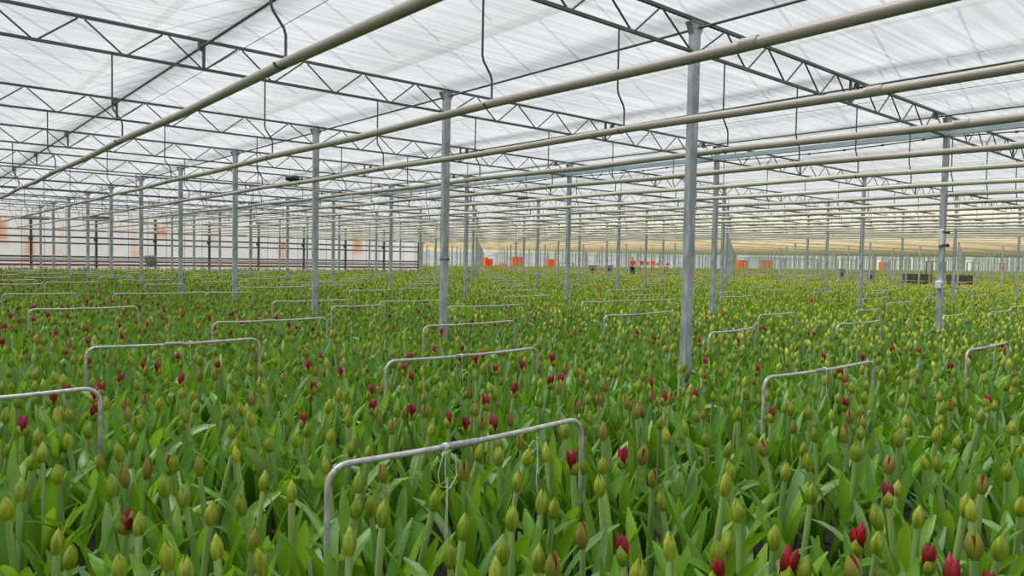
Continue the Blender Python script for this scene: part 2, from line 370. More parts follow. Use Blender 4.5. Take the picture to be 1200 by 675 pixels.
# ================================================================== TRUSSES with pipe hangers
D = .77
def truss_meshes(lo):
    n = 4 if lo else 8
    t = MB(); t.box((-3.2, -.014, HT-.012), (3.2, .014, HT+.018), 'truss')
    bo = MB(); bo.box((-3.2, -.014, HB-.014), (3.2, .014, HB+.014), 'truss')
    bd = MB()
    if lo: bd.box((-3.2, -.02, HT+.022), (3.2, .03, HT+.045), 'roll')
    else:
        N = 200
        pts = [(-3.2+6.4*i/N, .045, HT+.018) for i in range(N+1)]; bd.tube(pts, [.013 if i % 2 else .017 for i in range(N+1)], 'roll', 6, True, False)
    w = MB()
    for k in range(-3, 4):
        xb = k*D
        for s in (-1, 1):
            xt = xb+s*(D/2-.03)
            w.tube([(xb+s*.025, 0, HB+.01), (xt, 0, HT-.02)], .0095, 'truss', n if not lo else 3, False, not lo)
    for s in (-1, 1): w.tube([(s*(3*D+D/2+.03), 0, HT-.02), (s*3.12, 0, HB+.02)], .0095, 'truss', n if not lo else 3, False, not lo)
    st = MB(); st.box((-.014, -.014, HB), (.014, .014, HT), 'truss')
    h = MB(); r = .0085
    p = [(0, 0, HB-.01), (0, 0, HP+.33), (.012, 0, HP+.29), (.08, 0, HP+.20), (.092, 0, HP+.16), (.092, 0, HP+.0)]
    p += [(.055+.037*math.cos(a), 0, HP-.0-.037*math.sin(a)) for a in (.5, 1.1, 1.7, 2.3, 2.9)]
    h.tube(p if not lo else p[:6], r, 'truss', 6 if not lo else 3, True, not lo)
    return dict(top_chord=t.mesh('top_chord'), bottom_chord=bo.mesh('bottom_chord'), film_roll=bd.mesh('film_roll'), web=w.mesh('web'), strut=st.mesh('strut'), hanger=h.mesh('hanger'))
HI, LO = truss_meshes(False), truss_meshes(True)
HOFF = [.89-3.2, 2.43-3.2, 3.97-3.2, 5.51-3.2]
tr = []
for i in range(-1, 41):
    for j in range(-1, 32):
        x, y = PX+BAY*i+3.2, PY+STEP*j
        if i < 4 and y > WY-.5: continue
        if x+3.2 > XE-.5: continue
        qs = [px((x+dx, y, HT)) for dx in (-3.2, -1.6, 0, 1.6, 3.2)]
        qs = [q for q in qs if q and q[2] > .2]
        if not qs: continue
        if (min(q[0] for q in qs) < 1300 and max(q[0] for q in qs) > -100) or (j <= 0 and i < 3): tr.append((min(q[2] for q in qs), x, y, i, j, sum(q[0] for q in qs)/len(qs)))
tr.sort()
for (d, x, y, i, j, qx) in tr[:290]:
    e = empty('lattice_truss', (x, y, 0)); S = HI if d < 22 else LO
    for k in ('top_chord', 'bottom_chord', 'film_roll', 'web', 'strut'): part(k, S[k], e)
    for q_ in PIPES:
        if -3.2 <= q_-.092-x < 3.2: part('hanger', S['hanger'], e, (q_-.092-x, 0, 0))
    a = 'overhead lattice truss span'
    if i < 3 and j < 11:
        lab = 'lattice truss span, %s line from the camera, %s' % (ordw[max(j, -1)+1] if j >= 0 else 'just over', ['left of the first post row', 'between the first and second post rows', 'between the second and third post rows', 'beyond the third post row'][i+1])
    else: lab = 'distant lattice truss span, %s of the hall' % where(qx)
    tag(e, lab, 'truss', 'lattice roof trusses' if (i < 3 and j < 11) else lab)
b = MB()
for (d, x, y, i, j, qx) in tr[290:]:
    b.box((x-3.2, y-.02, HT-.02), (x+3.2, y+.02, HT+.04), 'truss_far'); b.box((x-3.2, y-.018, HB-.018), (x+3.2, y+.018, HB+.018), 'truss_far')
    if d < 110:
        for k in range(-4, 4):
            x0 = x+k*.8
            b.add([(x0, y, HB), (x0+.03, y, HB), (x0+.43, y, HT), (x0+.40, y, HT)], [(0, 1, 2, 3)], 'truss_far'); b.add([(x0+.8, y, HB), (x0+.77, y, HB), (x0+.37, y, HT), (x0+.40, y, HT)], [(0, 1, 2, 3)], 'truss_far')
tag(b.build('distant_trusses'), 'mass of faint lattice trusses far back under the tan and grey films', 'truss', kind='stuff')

# ================================================================== OVERHEAD PIPES
pipes = PIPES
for n_, x in enumerate(pipes):
    if x < .5: continue
    y1 = WY-1.3 if x < WX else YE-1
    if x > 88: continue
    r = .031 if x < WX else .026
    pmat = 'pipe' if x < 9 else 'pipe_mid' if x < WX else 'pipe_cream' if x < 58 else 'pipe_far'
    b = MB(); ys = [-9]+[PY+STEP*j*1.0 for j in range(-2, 32) if PY+STEP*j < y1-.5]+[y1]
    pts = []
    for a, c_ in zip(ys[:-1], ys[1:]):
        for k in range(2): pts.append((x, a+(c_-a)*k/2, HP-(.018 if k else 0)))
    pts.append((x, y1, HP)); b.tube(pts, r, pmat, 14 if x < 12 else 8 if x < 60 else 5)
    k = n_-2
    lab = None
    if x < 12.5: lab = 'beige overhead pipe, %s from the left' % (['leftmost', 'second', 'third', 'fourth', 'fifth', 'sixth', 'seventh'][min(6, sum(1 for q in pipes if .5 < q < x))])
    elif x < WX: lab = 'thin beige overhead pipe running back to the white wall'
    elif x < 90: lab = 'thin beige pipe under the cream and tan film'
    else: lab = 'very distant beige pipe under the grey-green film'
    o = b.build('overhead_pipe'); tag(o, lab, 'pipe', 'beige overhead pipes' if x < 12.5 else lab+'s')
    if x < 20:
        for yy in (PY-2.1, PY+STEP*1.47, PY+STEP*3.5, PY+STEP*6.5):
            s = MB(); s.tube([(x, yy-.05, HP-.012), (x, yy+.05, HP-.012)], r+.004, 'pipe', 14); s.build('coupling', o)
# drive rods under the film, running with the pipes
rods = [PX+.03, 2.53, 9.13, 11.7, 15.4, 18.5, 21.8, 25.0, 28.2, 31.5, 37.8, 44.2, 50.6]
for n_, x in enumerate(rods):
    y1 = WY-.3 if x < WX else YE-1
    b = MB(); b.tube([(x, -9, HT+.0-.075), (x, y1, HT-.075)], .0135 if x < 20 else .02, 'truss', 8)
    lab = ['dark drive rod over the first post row', 'dark drive rod at the upper left of the photo', 'dark drive rod halfway between the first two post rows', 'dark drive rod beside the second post row'][n_] if n_ < 4 else 'thin distant drive rod below the film'
    o = b.build('drive_rod'); tag(o, lab, 'rod', 'drive rods' if n_ < 4 else 'distant drive rods')
    if x < 22:
        for j in range(-1, 9):
            s = MB(); s.box((x-.022, PY+STEP*j-.03, HT-.1), (x+.022, PY+STEP*j+.03, HT-.02), 'truss'); s.tube([(x-.03, PY+STEP*j, HT-.1), (x+.05, PY+STEP*j, HT-.1)], .011, 'galv', 6); s.build('clamp', o)
# cable tray and cable by the second post row
x = PX+BAY-.12
b = MB(); z0 = CZ+1.97
b.box((x-.035, -9, z0), (x+.035, 120 if 0 else WY-.5, z0+.005), 'tray'); b.box((x-.038, -9, z0), (x-.033, WY-.5, z0+.075), 'tray'); b.box((x+.033, -9, z0), (x+.038, WY-.5, z0+.075), 'tray')
tray = b.build('cable_tray'); tag(tray, 'blue-grey cable tray running back along the second post row', 'cable tray')
b = MB(); b.tube([(x, -9, z0+.03), (x, WY-.5, z0+.03)], .02, 'cable', 6); tag(b.build('cable_bundle'), 'dark cables lying in the blue-grey tray', 'cable')
b = MB(); pts = []
x = PX+BAY-.28
for j in range(-3, 10):
    for k in range(6): t = k/6; pts.append((x, PY+STEP*(j+t), HB-.05-.05*math.sin(PI*t)))
b.tube(pts, .010, 'cable', 6); cb = b.build('hanging_cable'); tag(cb, 'black cable with ties slung just below the blue-grey tray', 'cable')
for q in range(40):
    s = MB(); y = -4+q*.6; t = ((y-PY)/STEP) % 1; s.tube([(x, y-.02, HB-.05-.05*math.sin(PI*t)), (x, y+.02, HB-.05-.05*math.sin(PI*t))], .019, 'dark', 6); s.build('cable_tie', cb)
# thin bracing wires
for n_, x in enumerate([PX-3.2, PX+3.2, PX+BAY+3.2]):
    b = MB(); b.tube([(x, -4, HB-.016), (x, WY-.5, HB-.016)], .003, 'truss', 5); tag(b.build('bracing_wire'), 'thin wire under the mid struts, %s' % ['left of the first post row', 'between first and second post rows', 'right of the second post row'][n_], 'wire', 'bracing wires')
# circulation fans
def fan(loc, lab):
    e = empty('circulation_fan', loc); rz = .6; e.rotation_euler = (0, 0, rz); e.scale = (.62, .62, .36)
    h = MB(); T = Matrix.Identity(4)
    h.lathe([(.24, -.14), (.26, -.15), (.27, 0), (.26, .15), (.24, .14), (.25, 0), (.24, -.14)], 'dark', 20, T); h.build('housing', e)
    mo = MB(); mo.lathe([(0, -.12), (.06, -.12), (.07, 0), (.05, .08), (0, .1)], 'dark', 10, T)
    for k in range(4):
        a = k*PI/2; mo.add([(math.cos(a)*.05, math.sin(a)*.05, .02), (math.cos(a+.25)*.22, math.sin(a+.25)*.22, .05), (math.cos(a-.25)*.22, math.sin(a-.25)*.22, -.02)], [(0, 1, 2)], 'dark')
    mo.build('rotor', e)
    g = MB()
    for s in (-1, 1): g.tube([(s*.2, 0, .17), (s*.2, 0, (HB-loc[2])/.36)], .008, 'dark', 5)
    g.build('bracket', e); tag(e, lab, 'fan', 'circulation fans')
pf = at_h(613, 233, CZ+1.8); fan(pf, 'dark circulation fan hanging below the trusses above the picture centre')
pf = at_h(343, 209, CZ+1.8); fan(pf, 'small dark circulation fan below the trusses left of centre')

# ================================================================== WALL FITTINGS
for k in range(-1, 8):
    x = PX+3.2*k
    b = MB(); b.box((x-.06, WY-.22, 0), (x+.06, WY-.1, HB), 'darkpipe'); o = b.build('wall_column')
    s = MB(); s.box((x-.10, WY-.09, .2), (x+.10, WY-.01, .5), 'darkpipe'); s.box((x-.10, WY-.09, 2.2), (x+.10, WY-.01, 2.4), 'darkpipe'); s.build('wall_bracket', o)
    tag(o, 'dark slim column against the white wall, %s from its left end' % ordw[k+1], 'column', 'wall columns')
for n_, (z, r, m_, lab) in enumerate([(CZ+.75, .05, 'darkpipe', 'upper dark pipe across the white wall'), (CZ+.40, .045, 'darkpipe', 'second dark pipe across the white wall'), (CZ-.36, .05, 'darkpipe', 'dark pipe low along the white wall'), (CZ-.62, .05, 'rustpipe', 'rusty pipe low along the white wall'), (CZ-.82, .06, 'rustpipe', 'lowest rusty pipe along the white wall'), (CZ-.50, .035, 'galv', 'thin grey pipe low along the white wall')]):
    b = MB(); b.tube([(-20, WY-.45, z), (WX-.3, WY-.45, z)], r, m_, 8); o = b.build('wall_pipe'); tag(o, lab, 'pipe', 'pipes along the white wall')
    for k in range(-1, 8):
        s = MB(); s.box((PX+3.2*k+.05, WY-.5, z-.03), (PX+3.2*k+.11, WY-.1, z-r), 'dark'); s.build('pipe_bracket', o)
b = MB(); b.tube([(WX-.3, WY-.45, CZ+.75), (WX-.3, WY-.45, .3)], .05, 'darkpipe', 8); tag(b.build('riser_pipe'), 'upright dark pipe at the right end of the white wall', 'pipe')
b = MB(); b.box((WX-.12, WY-.3, 0), (WX-.02, WY-.05, HR-.1), 'dark'); tag(b.build('door_post'), 'dark upright frame where the white wall ends', 'post')
b = MB(); b.tube([(-20, WY-1.3, HP), (WX-.3, WY-1.3, HP)], .055, 'pipe', 10); o = b.build('header_pipe'); tag(o, 'beige header pipe crossing in front of the white wall', 'pipe')
b = MB(); b.tube([(-20, WY-1.0, CZ+1.75), (WX-.3, WY-1.0, CZ+1.75)], .05, 'pipe', 10); o = b.build('header_pipe'); tag(o, 'upper beige header pipe close to the white wall', 'pipe')
for n_, x in enumerate([115, 38, 314]):
    p = at_y(x, 255 if x < 200 else 263, WY-.6)
    b = MB()
    b.bbox((p.x-.8, p.y-.12, p.z-.1), (p.x+.8, p.y+.12, p.z+.1), 'galv', .02)
    o = b.build('vent_unit'); s = MB()
    for k in range(4): s.box((p.x-.75, p.y-.14, p.z-.08+k*.045), (p.x+.75, p.y-.12, p.z-.06+k*.045), 'darkpipe')
    s.build('louvre', o); s = MB(); s.tube([(p.x, p.y, p.z+.09), (p.x, p.y, HR)], .02, 'galv', 6); s.build('bracket', o)
    tag(o, ['grey louvred unit high on the white wall, second from left', 'grey louvred unit high on the white wall at the far left', 'grey louvred unit high on the white wall, right one'][n_], 'vent', 'louvred wall units')
p = at_y(176, 305, WY-2.2)
b = MB(); T = Matrix.Translation((p.x, p.y, p.z)); b.lathe([(0, -.42), (.16, -.40), (.24, -.1), (.34, .18), (.34, .28), (0, .3)], 'greyp', 12, T)
o = b.build('hopper'); s = MB()
for a in (0, 2.1, 4.2): s.tube([(p.x+.28*math.cos(a), p.y+.28*math.sin(a), p.z+.1), (p.x+.34*math.cos(a), p.y+.34*math.sin(a), 0)], .02, 'greyp', 6)
s.build('stand', o); tag(o, 'grey funnel shaped hopper standing in front of the white wall', 'hopper')

# ================================================================== SUPPORT HOOPS in the beds
HZ = CZ-.85
hoops = [(382, 552, 684, 497), (-60, 472, 122, 458), (470, 430, 612, 408), (105, 412, 298, 397), (908, 448, 1012, 424), (250, 380, 382, 374), (503, 385, 597, 377), (1124, 412, 1190, 404), (33, 364, 163, 361), (325, 355, 410, 352), (532, 362, 608, 357), (714, 372, 781, 367), (829, 392, 887, 387), (984, 382, 1030, 377), (135, 346, 240, 343), (680, 355, 744, 353),
         (286, 338.5, 350, 335.8), (242, 344, 295, 343), (320, 332, 394, 330.8), (405, 341, 464, 341), (389, 361, 450, 358), (4, 318.5, 50, 318.5), (26, 325.6, 84, 326), (54, 331.4, 114, 331), (83, 321, 118, 320.8), (116, 325.6, 156, 325.6), (166, 333.6, 220, 334), (0, 345.6, 92, 344.8), (0, 334, 46, 333.6), (885, 370, 937, 368), (817, 338, 840, 337), (878, 337, 907, 336.5), (955, 343, 978, 342), (1002, 365, 1033, 363), (1012, 351, 1038, 349.5), (1083, 350, 1100, 349), (1108, 372, 1128, 369), (1185, 361, 1204, 359), (1138, 347, 1163, 345.8), (1025, 341.4, 1043, 340.4)]
hw = []
for (xa, ya, xb, yb) in hoops:
    A = at_h(xa, ya, HZ); B = at_h(xb, yb, HZ); mx_ = (A+B)/2; L = max(1.0, min(1.75, (B-A).length)); hw.append((mx_.x, mx_.y, L, True))
hw[1] = (.22, 4.96, 1.44, True)
lastc = None
for c in range(-1, 70):
    cx = .55+1.72*c
    for k in range(0, 18):
        y = (2.6 if c % 2 == 0 else 4.9)+4.7*k + R.uniform(-.5, .5)
        if y > YC-1: continue
        if (cx < WX+1.2 and y > WY-2): continue
        xx = cx+R.uniform(-.1, .1); q = px((xx, y, HZ))
        if not q or q[0] < -60 or q[0] > 1260 or q[2] < 13: continue
        if min(abs(xx-h[0])/1.3+abs(y-h[1])/2.6 for h in hw) < 1: continue
        hw.append((xx, y, R.uniform(1.3, 1.5), False))
hw = [(px((x, y, HZ))[2], x, y, L, m_) for (x, y, L, m_) in hw]; hw.sort()
def hoop_mb(L, tilt=0, dr=0, r=.0125, n=10):
    b = MB(); pts = []; a = L/2; z1 = HZ+.02; rc = .085; rng = random.Random(int(L*1000))
    pts.append((-a, 0, 0)); pts.append((-a, 0, z1-rc-.0))
    for q in range(1, 6): t = q/5*PI/2; pts.append((-a+rc-rc*math.cos(t), 0, z1-rc+rc*math.sin(t)))
    for q in range(1, 8):
        s = q/8; pts.append((-a+rc+(L-2*rc)*s, 0, z1+tilt*s-.012*math.sin(PI*s)))
    for q in range(0, 6): t = PI/2*(1-q/5); pts.append((a-rc+rc*math.cos(t), 0, z1+tilt-rc+rc*math.sin(t)))
    pts.append((a, 0, 0)); b.tube(pts, r, 'hoop', n); return b
hm_cache = {}
for n_, (d, x, y, L, meas) in enumerate(hw[:290]):
    near = d < 12
    if near: o = hoop_mb(L, R.uniform(-.005, .012)).build('support_hoop')
    else:
        key = round(L*5); 
        if key not in hm_cache: hm_cache[key] = hoop_mb(key/5, 0, 0, .013, 5).mesh('support_hoop')
        o = bpy.data.objects.new('support_hoop', hm_cache[key]); COL.objects.link(o)
    o.location = (x, y, 0); o.rotation_euler = (0, 0, R.uniform(-.03, .03) if n_ else .0)
    q = px((x, y, HZ))
    if near:
        s = MB(); s.tube([(-.13, 0, HZ+.012), (-.02, 0, HZ+.010), (.03, 0, HZ+.010)], .0165, 'sleeve', 10); s.build('sleeve', o)
    if near and d < 9:
        s = MB(); sx0 = -.16 if n_ == 0 else R.uniform(-.3, .3); 
        for k in range(3): s.tube([(sx0+k*.007, .017*math.cos(t), HZ+.011+.018*math.sin(t)) for t in [q_*PI/5 for q_ in range(11)]], .0022, 'twine', 5)
        if n_ == 0:
            s.tube([(sx0, -.018, HZ), (sx0-.006, -.022, HZ-.08), (sx0+.004, -.022, HZ-.17), (sx0, -.02, HZ-.45)], .0022, 'twine', 5)
            s.tube([(sx0-.012, -.02, HZ), (sx0-.045, -.025, HZ-.09), (sx0-.035, -.025, HZ-.15), (sx0+.02, -.025, HZ-.17), (sx0+.055, -.025, HZ-.12), (sx0+.05, -.022, HZ-.02)], .0022, 'twine', 5)
            s.tube([(sx0+.012, -.018, HZ-.12), (sx0+.012, -.02, HZ-.5)], .0018, 'twine', 5)
            s.tube([(.38, -.018, HZ), (.385, -.022, HZ-.10), (.38, -.022, HZ-.24), (.40, -.02, HZ-.32)], .0022, 'twine', 5)
            s.tube([(.33, -.018, HZ-.06), (.36, -.02, HZ-.03), (.385, -.022, HZ-.06), (.39, -.022, HZ-.2)], .0022, 'twine', 5)
        else: s.tube([(sx0, -.018, HZ), (sx0+.01, -.02, HZ-.2)], .002, 'twine', 5)
        s.build('twine', o, label='white twine knotted on the bar')
    if n_ == 0: lab = 'large grey bent-pipe hoop in the foreground centre with white twine'
    elif d < 14: lab = 'grey bent-pipe hoop, %s by distance, %s' % (ordw[n_] if n_ < 16 else 'beyond sixteenth', where(q[0]))
    elif d < 30: lab = 'small pale pipe hoop in mid distance, %s' % where(q[0])
    else: lab = 'tiny pale pipe hoop in the distant crop, %s' % where(q[0])
    tag(o, lab, 'hoop', 'support hoops across the beds' if n_ < 16 else lab)
b = MB()
for (d, x, y, L, meas) in hw[290:]:
    if d > 95: continue
    b.tube([(x-L/2, y, .3), (x-L/2, y, HZ), (x+L/2, y, HZ), (x+L/2, y, .3)], .013, 'hoop', 3, False, False)
if b.v: tag(b.build('distant_hoops'), 'remaining hair-thin hoops in the far crop', 'hoop', kind='stuff')

# ================================================================== FLOWERS
def leaf(b, az, L, Wd, el, bend, m='leaf', seg=9, wide=4, base=(0, 0, 0), tw=0, z0=0):
    # strap leaf growing up and arching out; V channel, rounded tip
    d = Vector((math.cos(az), math.sin(az), 0)); side = Vector((-math.sin(az), math.cos(az), 0)); upv = Vector((0, 0, 1))
    p = Vector(base)+d*.012; e = el; vs = []; ds = L/seg
    for i in range(seg+1):
        t = i/seg; e = el - bend*t**1.6
        tan = d*math.cos(e)+upv*math.sin(e); nrm = -(d*math.sin(e))+upv*math.cos(e)
        w = Wd*(.52+.48*min(1, t/.45)) if t < .6 else Wd*math.sqrt(max(0, 1-((t-.6)/.405)**2.2))
        a = tw*t; s2 = side*math.cos(a)+nrm*math.sin(a); n2 = nrm*math.cos(a)-side*math.sin(a)
        for k in range(wide+1):
            q = k/wide*2-1
            vs.append(p + s2*(q*w/2) + n2*(abs(q)**1.5*w*.20*(1-.4*t)))
        p = p+tan*ds
    fs = []; w1 = wide+1
    for i in range(seg):
        for k in range(wide): fs.append((i*w1+k, i*w1+k+1, (i+1)*w1+k+1, (i+1)*w1+k))
    b.add(vs, fs, m, True)
def stalk(b, H, lean, az, r=.016, n=10, seg=5, m='stalk'):
    d = Vector((math.cos(az), math.sin(az), 0)); pts = []
    for i in range(seg+1):
        t = i/seg; pts.append(d*(lean*t**1.4) + Vector((0, 0, H*t)))
    b.tube(pts, [r*(1.15-.25*i/seg) for i in range(seg+1)], m, n, True, True, .85)
    return pts[-1], (pts[-1]-pts[-2]).normalized()
VAL = [(0, .0155), (.08, .0195), (.2, .0245), (.38, .0275), (.55, .0262), (.7, .0205), (.83, .013), (.93, .0062), (1, .0012)]
def valve(b, side, opn, H, m, T, nu=8, prof=VAL, sc=1.0):
    vs = []; nv = len(prof)
    A = math.radians(98)
    rot = Matrix.Rotation(side*opn, 3, 'Y')
    for (v, r) in prof:
        for k in range(nu+1):
            u = -A+2*A*k/nu
            x = math.cos(u)*r*sc*side*1.0; y = math.sin(u)*r*sc*.86; z = v*H
            rib = 1+.035*math.cos(u*9)
            p = Vector((x*rib, y*rib, z)); 
            pr = rot @ (p-Vector((0, 0, .006)))+Vector((0, 0, .006))
            vs.append(T @ pr)
    fs = []
    for i in range(nv-1):
        for k in range(nu): 
            f = (i*(nu+1)+k, i*(nu+1)+k+1, (i+1)*(nu+1)+k+1, (i+1)*(nu+1)+k); fs.append(f if side > 0 else f[::-1])
    b.add(vs, fs, m, True)
def petalbud(b, T, H, r, tilt, az, m='petal', n=9):
    P = [(.0, .25), (.12, .62), (.3, .93), (.45, 1), (.62, .9), (.78, .62), (.9, .33), (1, .03)]
    RT = T @ Matrix.Rotation(az, 4, 'Z') @ Matrix.Rotation(tilt, 4, 'Y')
    vs = []
    for v, q in P:
        for k in range(n):
            t = 2*PI*k/n; rr = r*q*(1+.09*math.cos(3*t)); vs.append(RT @ Vector((math.cos(t)*rr, math.sin(t)*rr, v*H)))
    b.add(vs, [(i*n+k, i*n+(k+1) % n, (i+1)*n+(k+1) % n, (i+1)*n+k) for i in range(len(P)-1) for k in range(n)], m, True)
def frame_at(p, d, rz):
    z = d.normalized(); x = Vector((1, 0, 0)); x = (x-z*x.dot(z)).normalized(); y = z.cross(x)
    return Matrix.Translation(p) @ Matrix((x, y, z)).transposed().to_4x4() @ Matrix.Rotation(rz, 4, 'Z')
SPM = {'green': 'spathe', 'split': 'spathe_tan', 'red': 'spathe', 'lime': 'spathe_lime', 'many': 'spathe_tan'}
def head(bs, bp, kind, T, rng, lo=False):
    """bs: spathe builder; bp: list of flower-bud builders (or one shared)"""
    nu = 3 if lo else 8; prof = VAL if not lo else [VAL[0], VAL[3], VAL[5], VAL[8]]; m = SPM[kind]
    H = {'green': .098, 'split': .104, 'red': .082, 'lime': .088, 'many': .075}[kind]*rng.uniform(.9, 1.1)
    op = {'green': rng.choice([0, .02, .05]), 'split': .12, 'red': .26, 'lime': .03, 'many': .42}[kind]
    sc = rng.uniform(.80, 1.0)*(1.0 if kind != 'lime' else .9)
    valve(bs, 1, op, H, m, T, nu, prof, sc); valve(bs, -1, op*rng.uniform(.7, 1.1), H*rng.uniform(.93, 1), m, T, nu, prof, sc)
    def nb():
        b = MB(); bp.append(b); return b
    n = 5 if lo else 9
    if kind == 'split':
        petalbud(nb(), T, .088, .017, .03, 0, 'petal', n)
        if rng.random() < .5: petalbud(nb(), T, .080, .013, .12, 1.5, 'petal', n)
    elif kind == 'red':
        k = rng.choice([2, 3, 3]); 
        for q in range(k): petalbud(nb(), T @ Matrix.Translation((0, 0, .022)), rng.uniform(.085, .108), .0175, rng.uniform(.10, .28), q*2*PI/k+rng.uniform(-.3, .3), 'petal', n)
    elif kind == 'many':
        for q in range(4): petalbud(nb(), T @ Matrix.Translation((0, 0, .012)), rng.uniform(.075, .1), .017, rng.uniform(.15, .5), q*PI/2+rng.uniform(-.3, .3), 'petal' if q % 2 else 'spathe_tan', n)
def leafset(rng, n):
    out = []
    a0 = rng.uniform(0, 6.28)
    for i in range(n):
        out.append(dict(az=a0+i*PI*(1.02)+rng.uniform(-.45, .45)+(i//2)*.5, L=rng.uniform(.46, .67), Wd=rng.uniform(.048, .072), el=rng.uniform(1.25, 1.52), bend=rng.choice([rng.uniform(.1, .5), rng.uniform(.3, .8), rng.uniform(.7, 1.6)]), tw=rng.uniform(-.7, .7)))
    return out
# ---- prototypes (high detail): dictionary kind -> list of part recipes
PROTO = {}
def make_proto(kind, seed):
    rng = random.Random(seed); H = CROP-.05; lean = rng.choice([rng.uniform(0, .06), rng.uniform(.05, .14)]); az = rng.uniform(0, 6.28)
    st = MB(); tip, d = stalk(st, H, lean, az, .0155*rng.uniform(.9, 1.12))
    T = frame_at(tip-d*.004, d, rng.uniform(0, 6.28)); sp = MB(); bp = []; head(sp, bp, kind if kind != 'leafy' else 'green', T, rng)
    if kind == 'leafy': st = MB(); sp = MB(); bp = []
    lv = []
    for q in leafset(rng, rng.choice([5, 6, 6, 7])+(kind == 'leafy')):
        b = MB(); leaf(b, m=rng.choice(['leaf2', 'leaf2', 'leaf3', 'leaf', 'leaf', 'leaf', 'leaf', 'leaf']), **q); lv.append(b)
    return dict(stalk=st, spathe=sp, buds=bp, leaves=lv, tip=tip)
def make_low(kind, seed, n=1, spread=0.0):
    rng = random.Random(seed); b = MB()
    for q in range(n):
        ox, oy = rng.uniform(-spread, spread), rng.uniform(-spread, spread); b2 = MB()
        H = (CROP-.05)*rng.uniform(.88, 1.1); tip, d = stalk(b2, H, rng.uniform(0, .08), rng.uniform(0, 6.28), .0155, 4, 1)
        k = kind if isinstance(kind, str) else rng.choice(kind)
        bp = []
        if k == 'leafy': b2 = MB()
        else: head(b2, bp, k, frame_at(tip, d, rng.uniform(0, 6.28)), rng, True)
        for lf in leafset(rng, 5 if n == 1 else 4): leaf(b2, m='leaf2' if rng.random() < .45 else 'leaf', seg=4, wide=1 if n > 1 else 2, **lf)
        for s in bp:
            o = len(b2.v); b2.v += s.v
            for f, mi, sm in zip(s.f, s.mi, s.sm): b2.f.append(tuple(i+o for i in f)); b2.mi.append(b2._m(s.m[mi])); b2.sm.append(sm)
        o = len(b.v); b.v += [(v[0]+ox, v[1]+oy, v[2]) for v in b2.v]
        for f, mi, sm in zip(b2.f, b2.mi, b2.sm): b.f.append(tuple(i+o for i in f)); b.mi.append(b._m(b2.m[mi])); b.sm.append(sm)
    return b
def merged(P):
    b = MB()
    for s in [P['stalk'], P['spathe']]+P['buds']+P['leaves']:
        o = len(b.v); b.v += s.v
        for f, mi, sm in zip(s.f, s.mi, s.sm): b.f.append(tuple(i+o for i in f)); b.mi.append(b._m(s.m[mi])); b.sm.append(sm)
    return b
KINDS = {'leafy': 5, 'green': 7, 'split': 5, 'red': 5, 'lime': 3, 'many': 2}
sd = 11
for k, n in KINDS.items():
    PROTO[k] = []
    for q in range(n):
        P = make_proto(k, sd); sd += 1
        P['mesh'] = dict(stalk=P['stalk'].mesh('flower_stalk'), spathe=P['spathe'].mesh('spathe'), buds=[x.mesh('flower_bud') for x in P['buds']], leaves=[x.mesh('leaf') for x in P['leaves']])
        PROTO[k].append(P)

# measured heads in the foreground: x, y in the photo frame and kind
HEADS = '''7,486,g 26,500,r 43,510,g 37,538,g 50,529,g 68,553,g 24,573,g 9,593,g 67,632,g 81,647,g 118,540,s 134,567,g 147,557,s 172,549,s 204,540,g 154,516,g 141,528,g 194,567,g 218,579,g 246,599,g 148,608,m 163,612,g 255,638,g 296,629,s 309,656,g 141,660,g 198,649,g 218,669,g 287,506,g 317,518,g 348,514,g 387,510,g 383,475,g 329,462,g 108,484,r 110,464,r 125,472,g 70,484,g 82,486,g 278,530,g 383,543,g 267,480,g 211,447,r 167,430,r 185,432,r 252,438,s 296,466,s 234,440,s 368,455,r 370,434,s 342,573,g 285,588,g
420,564,g 415,592,g 436,590,g 450,553,s 544,551,s 507,584,g 585,534,g 615,534,g 605,562,g 542,616,g 600,606,g 528,647,g 589,643,g 581,669,g 634,588,g 648,592,g 672,543,r 707,543,g 704,568,g 730,537,r 752,532,s 765,558,s 683,625,s 731,645,r 647,660,s 630,651,g 785,640,g 746,671,g 777,584,g 526,492,r 548,499,r 565,495,s 578,499,r 459,499,s 498,480,s 433,460,r 474,481,s 484,483,r 504,501,g 693,488,g 702,466,s 735,471,s 754,479,s 763,451,r 785,466,s 774,493,g 710,451,s 431,527,g 641,529,g
1041,543,s 1042,580,r 1076,603,g 1150,566,s 1180,551,g 1031,605,g 1005,634,r 1087,655,r 1027,633,g 1004,664,s 939,662,g 920,664,r 839,673,r 850,632,g 843,645,g 865,597,g 907,627,g 1170,638,g 1143,638,s 1130,590,g 1139,596,g 1196,590,g 1120,516,g 920,551,g 896,523,s 881,512,g 852,525,g 857,551,g 955,508,s 941,523,g 948,540,g 930,499,s 904,486,r 1011,495,s 1008,505,g 1054,510,g 1100,541,g 1097,508,g 1150,488,g 1141,482,g 818,486,g 815,464,r 852,468,g 1187,501,g 1104,477,g 805,501,g 888,434,r 883,444,s 985,438,r'''
KM = {'g': 'green', 's': 'split', 'r': 'red', 'm': 'many'}
plants = []     # (x, y, kind, scale, measured pixel)
for tok in HEADS.split():
    a, c_, k = tok.split(','); p = at_h(float(a), float(c_), CROP+.0); plants.append((p.x, p.y, KM[k], 1.0, (float(a), float(c_))))
cell = {}
def put(x, y): cell.setdefault((int(x//.3), int(y//.3)), []).append((x, y))
def clear(x, y, r):
    i, j = int(x//.3), int(y//.3)
    for a in (-1, 0, 1):
        for c_ in (-1, 0, 1):
            for (u, v) in cell.get((i+a, j+c_), ()):
                if (u-x)**2+(v-y)**2 < r*r: return False
    return True
for p in plants: put(p[0], p[1])
nm = len(plants)
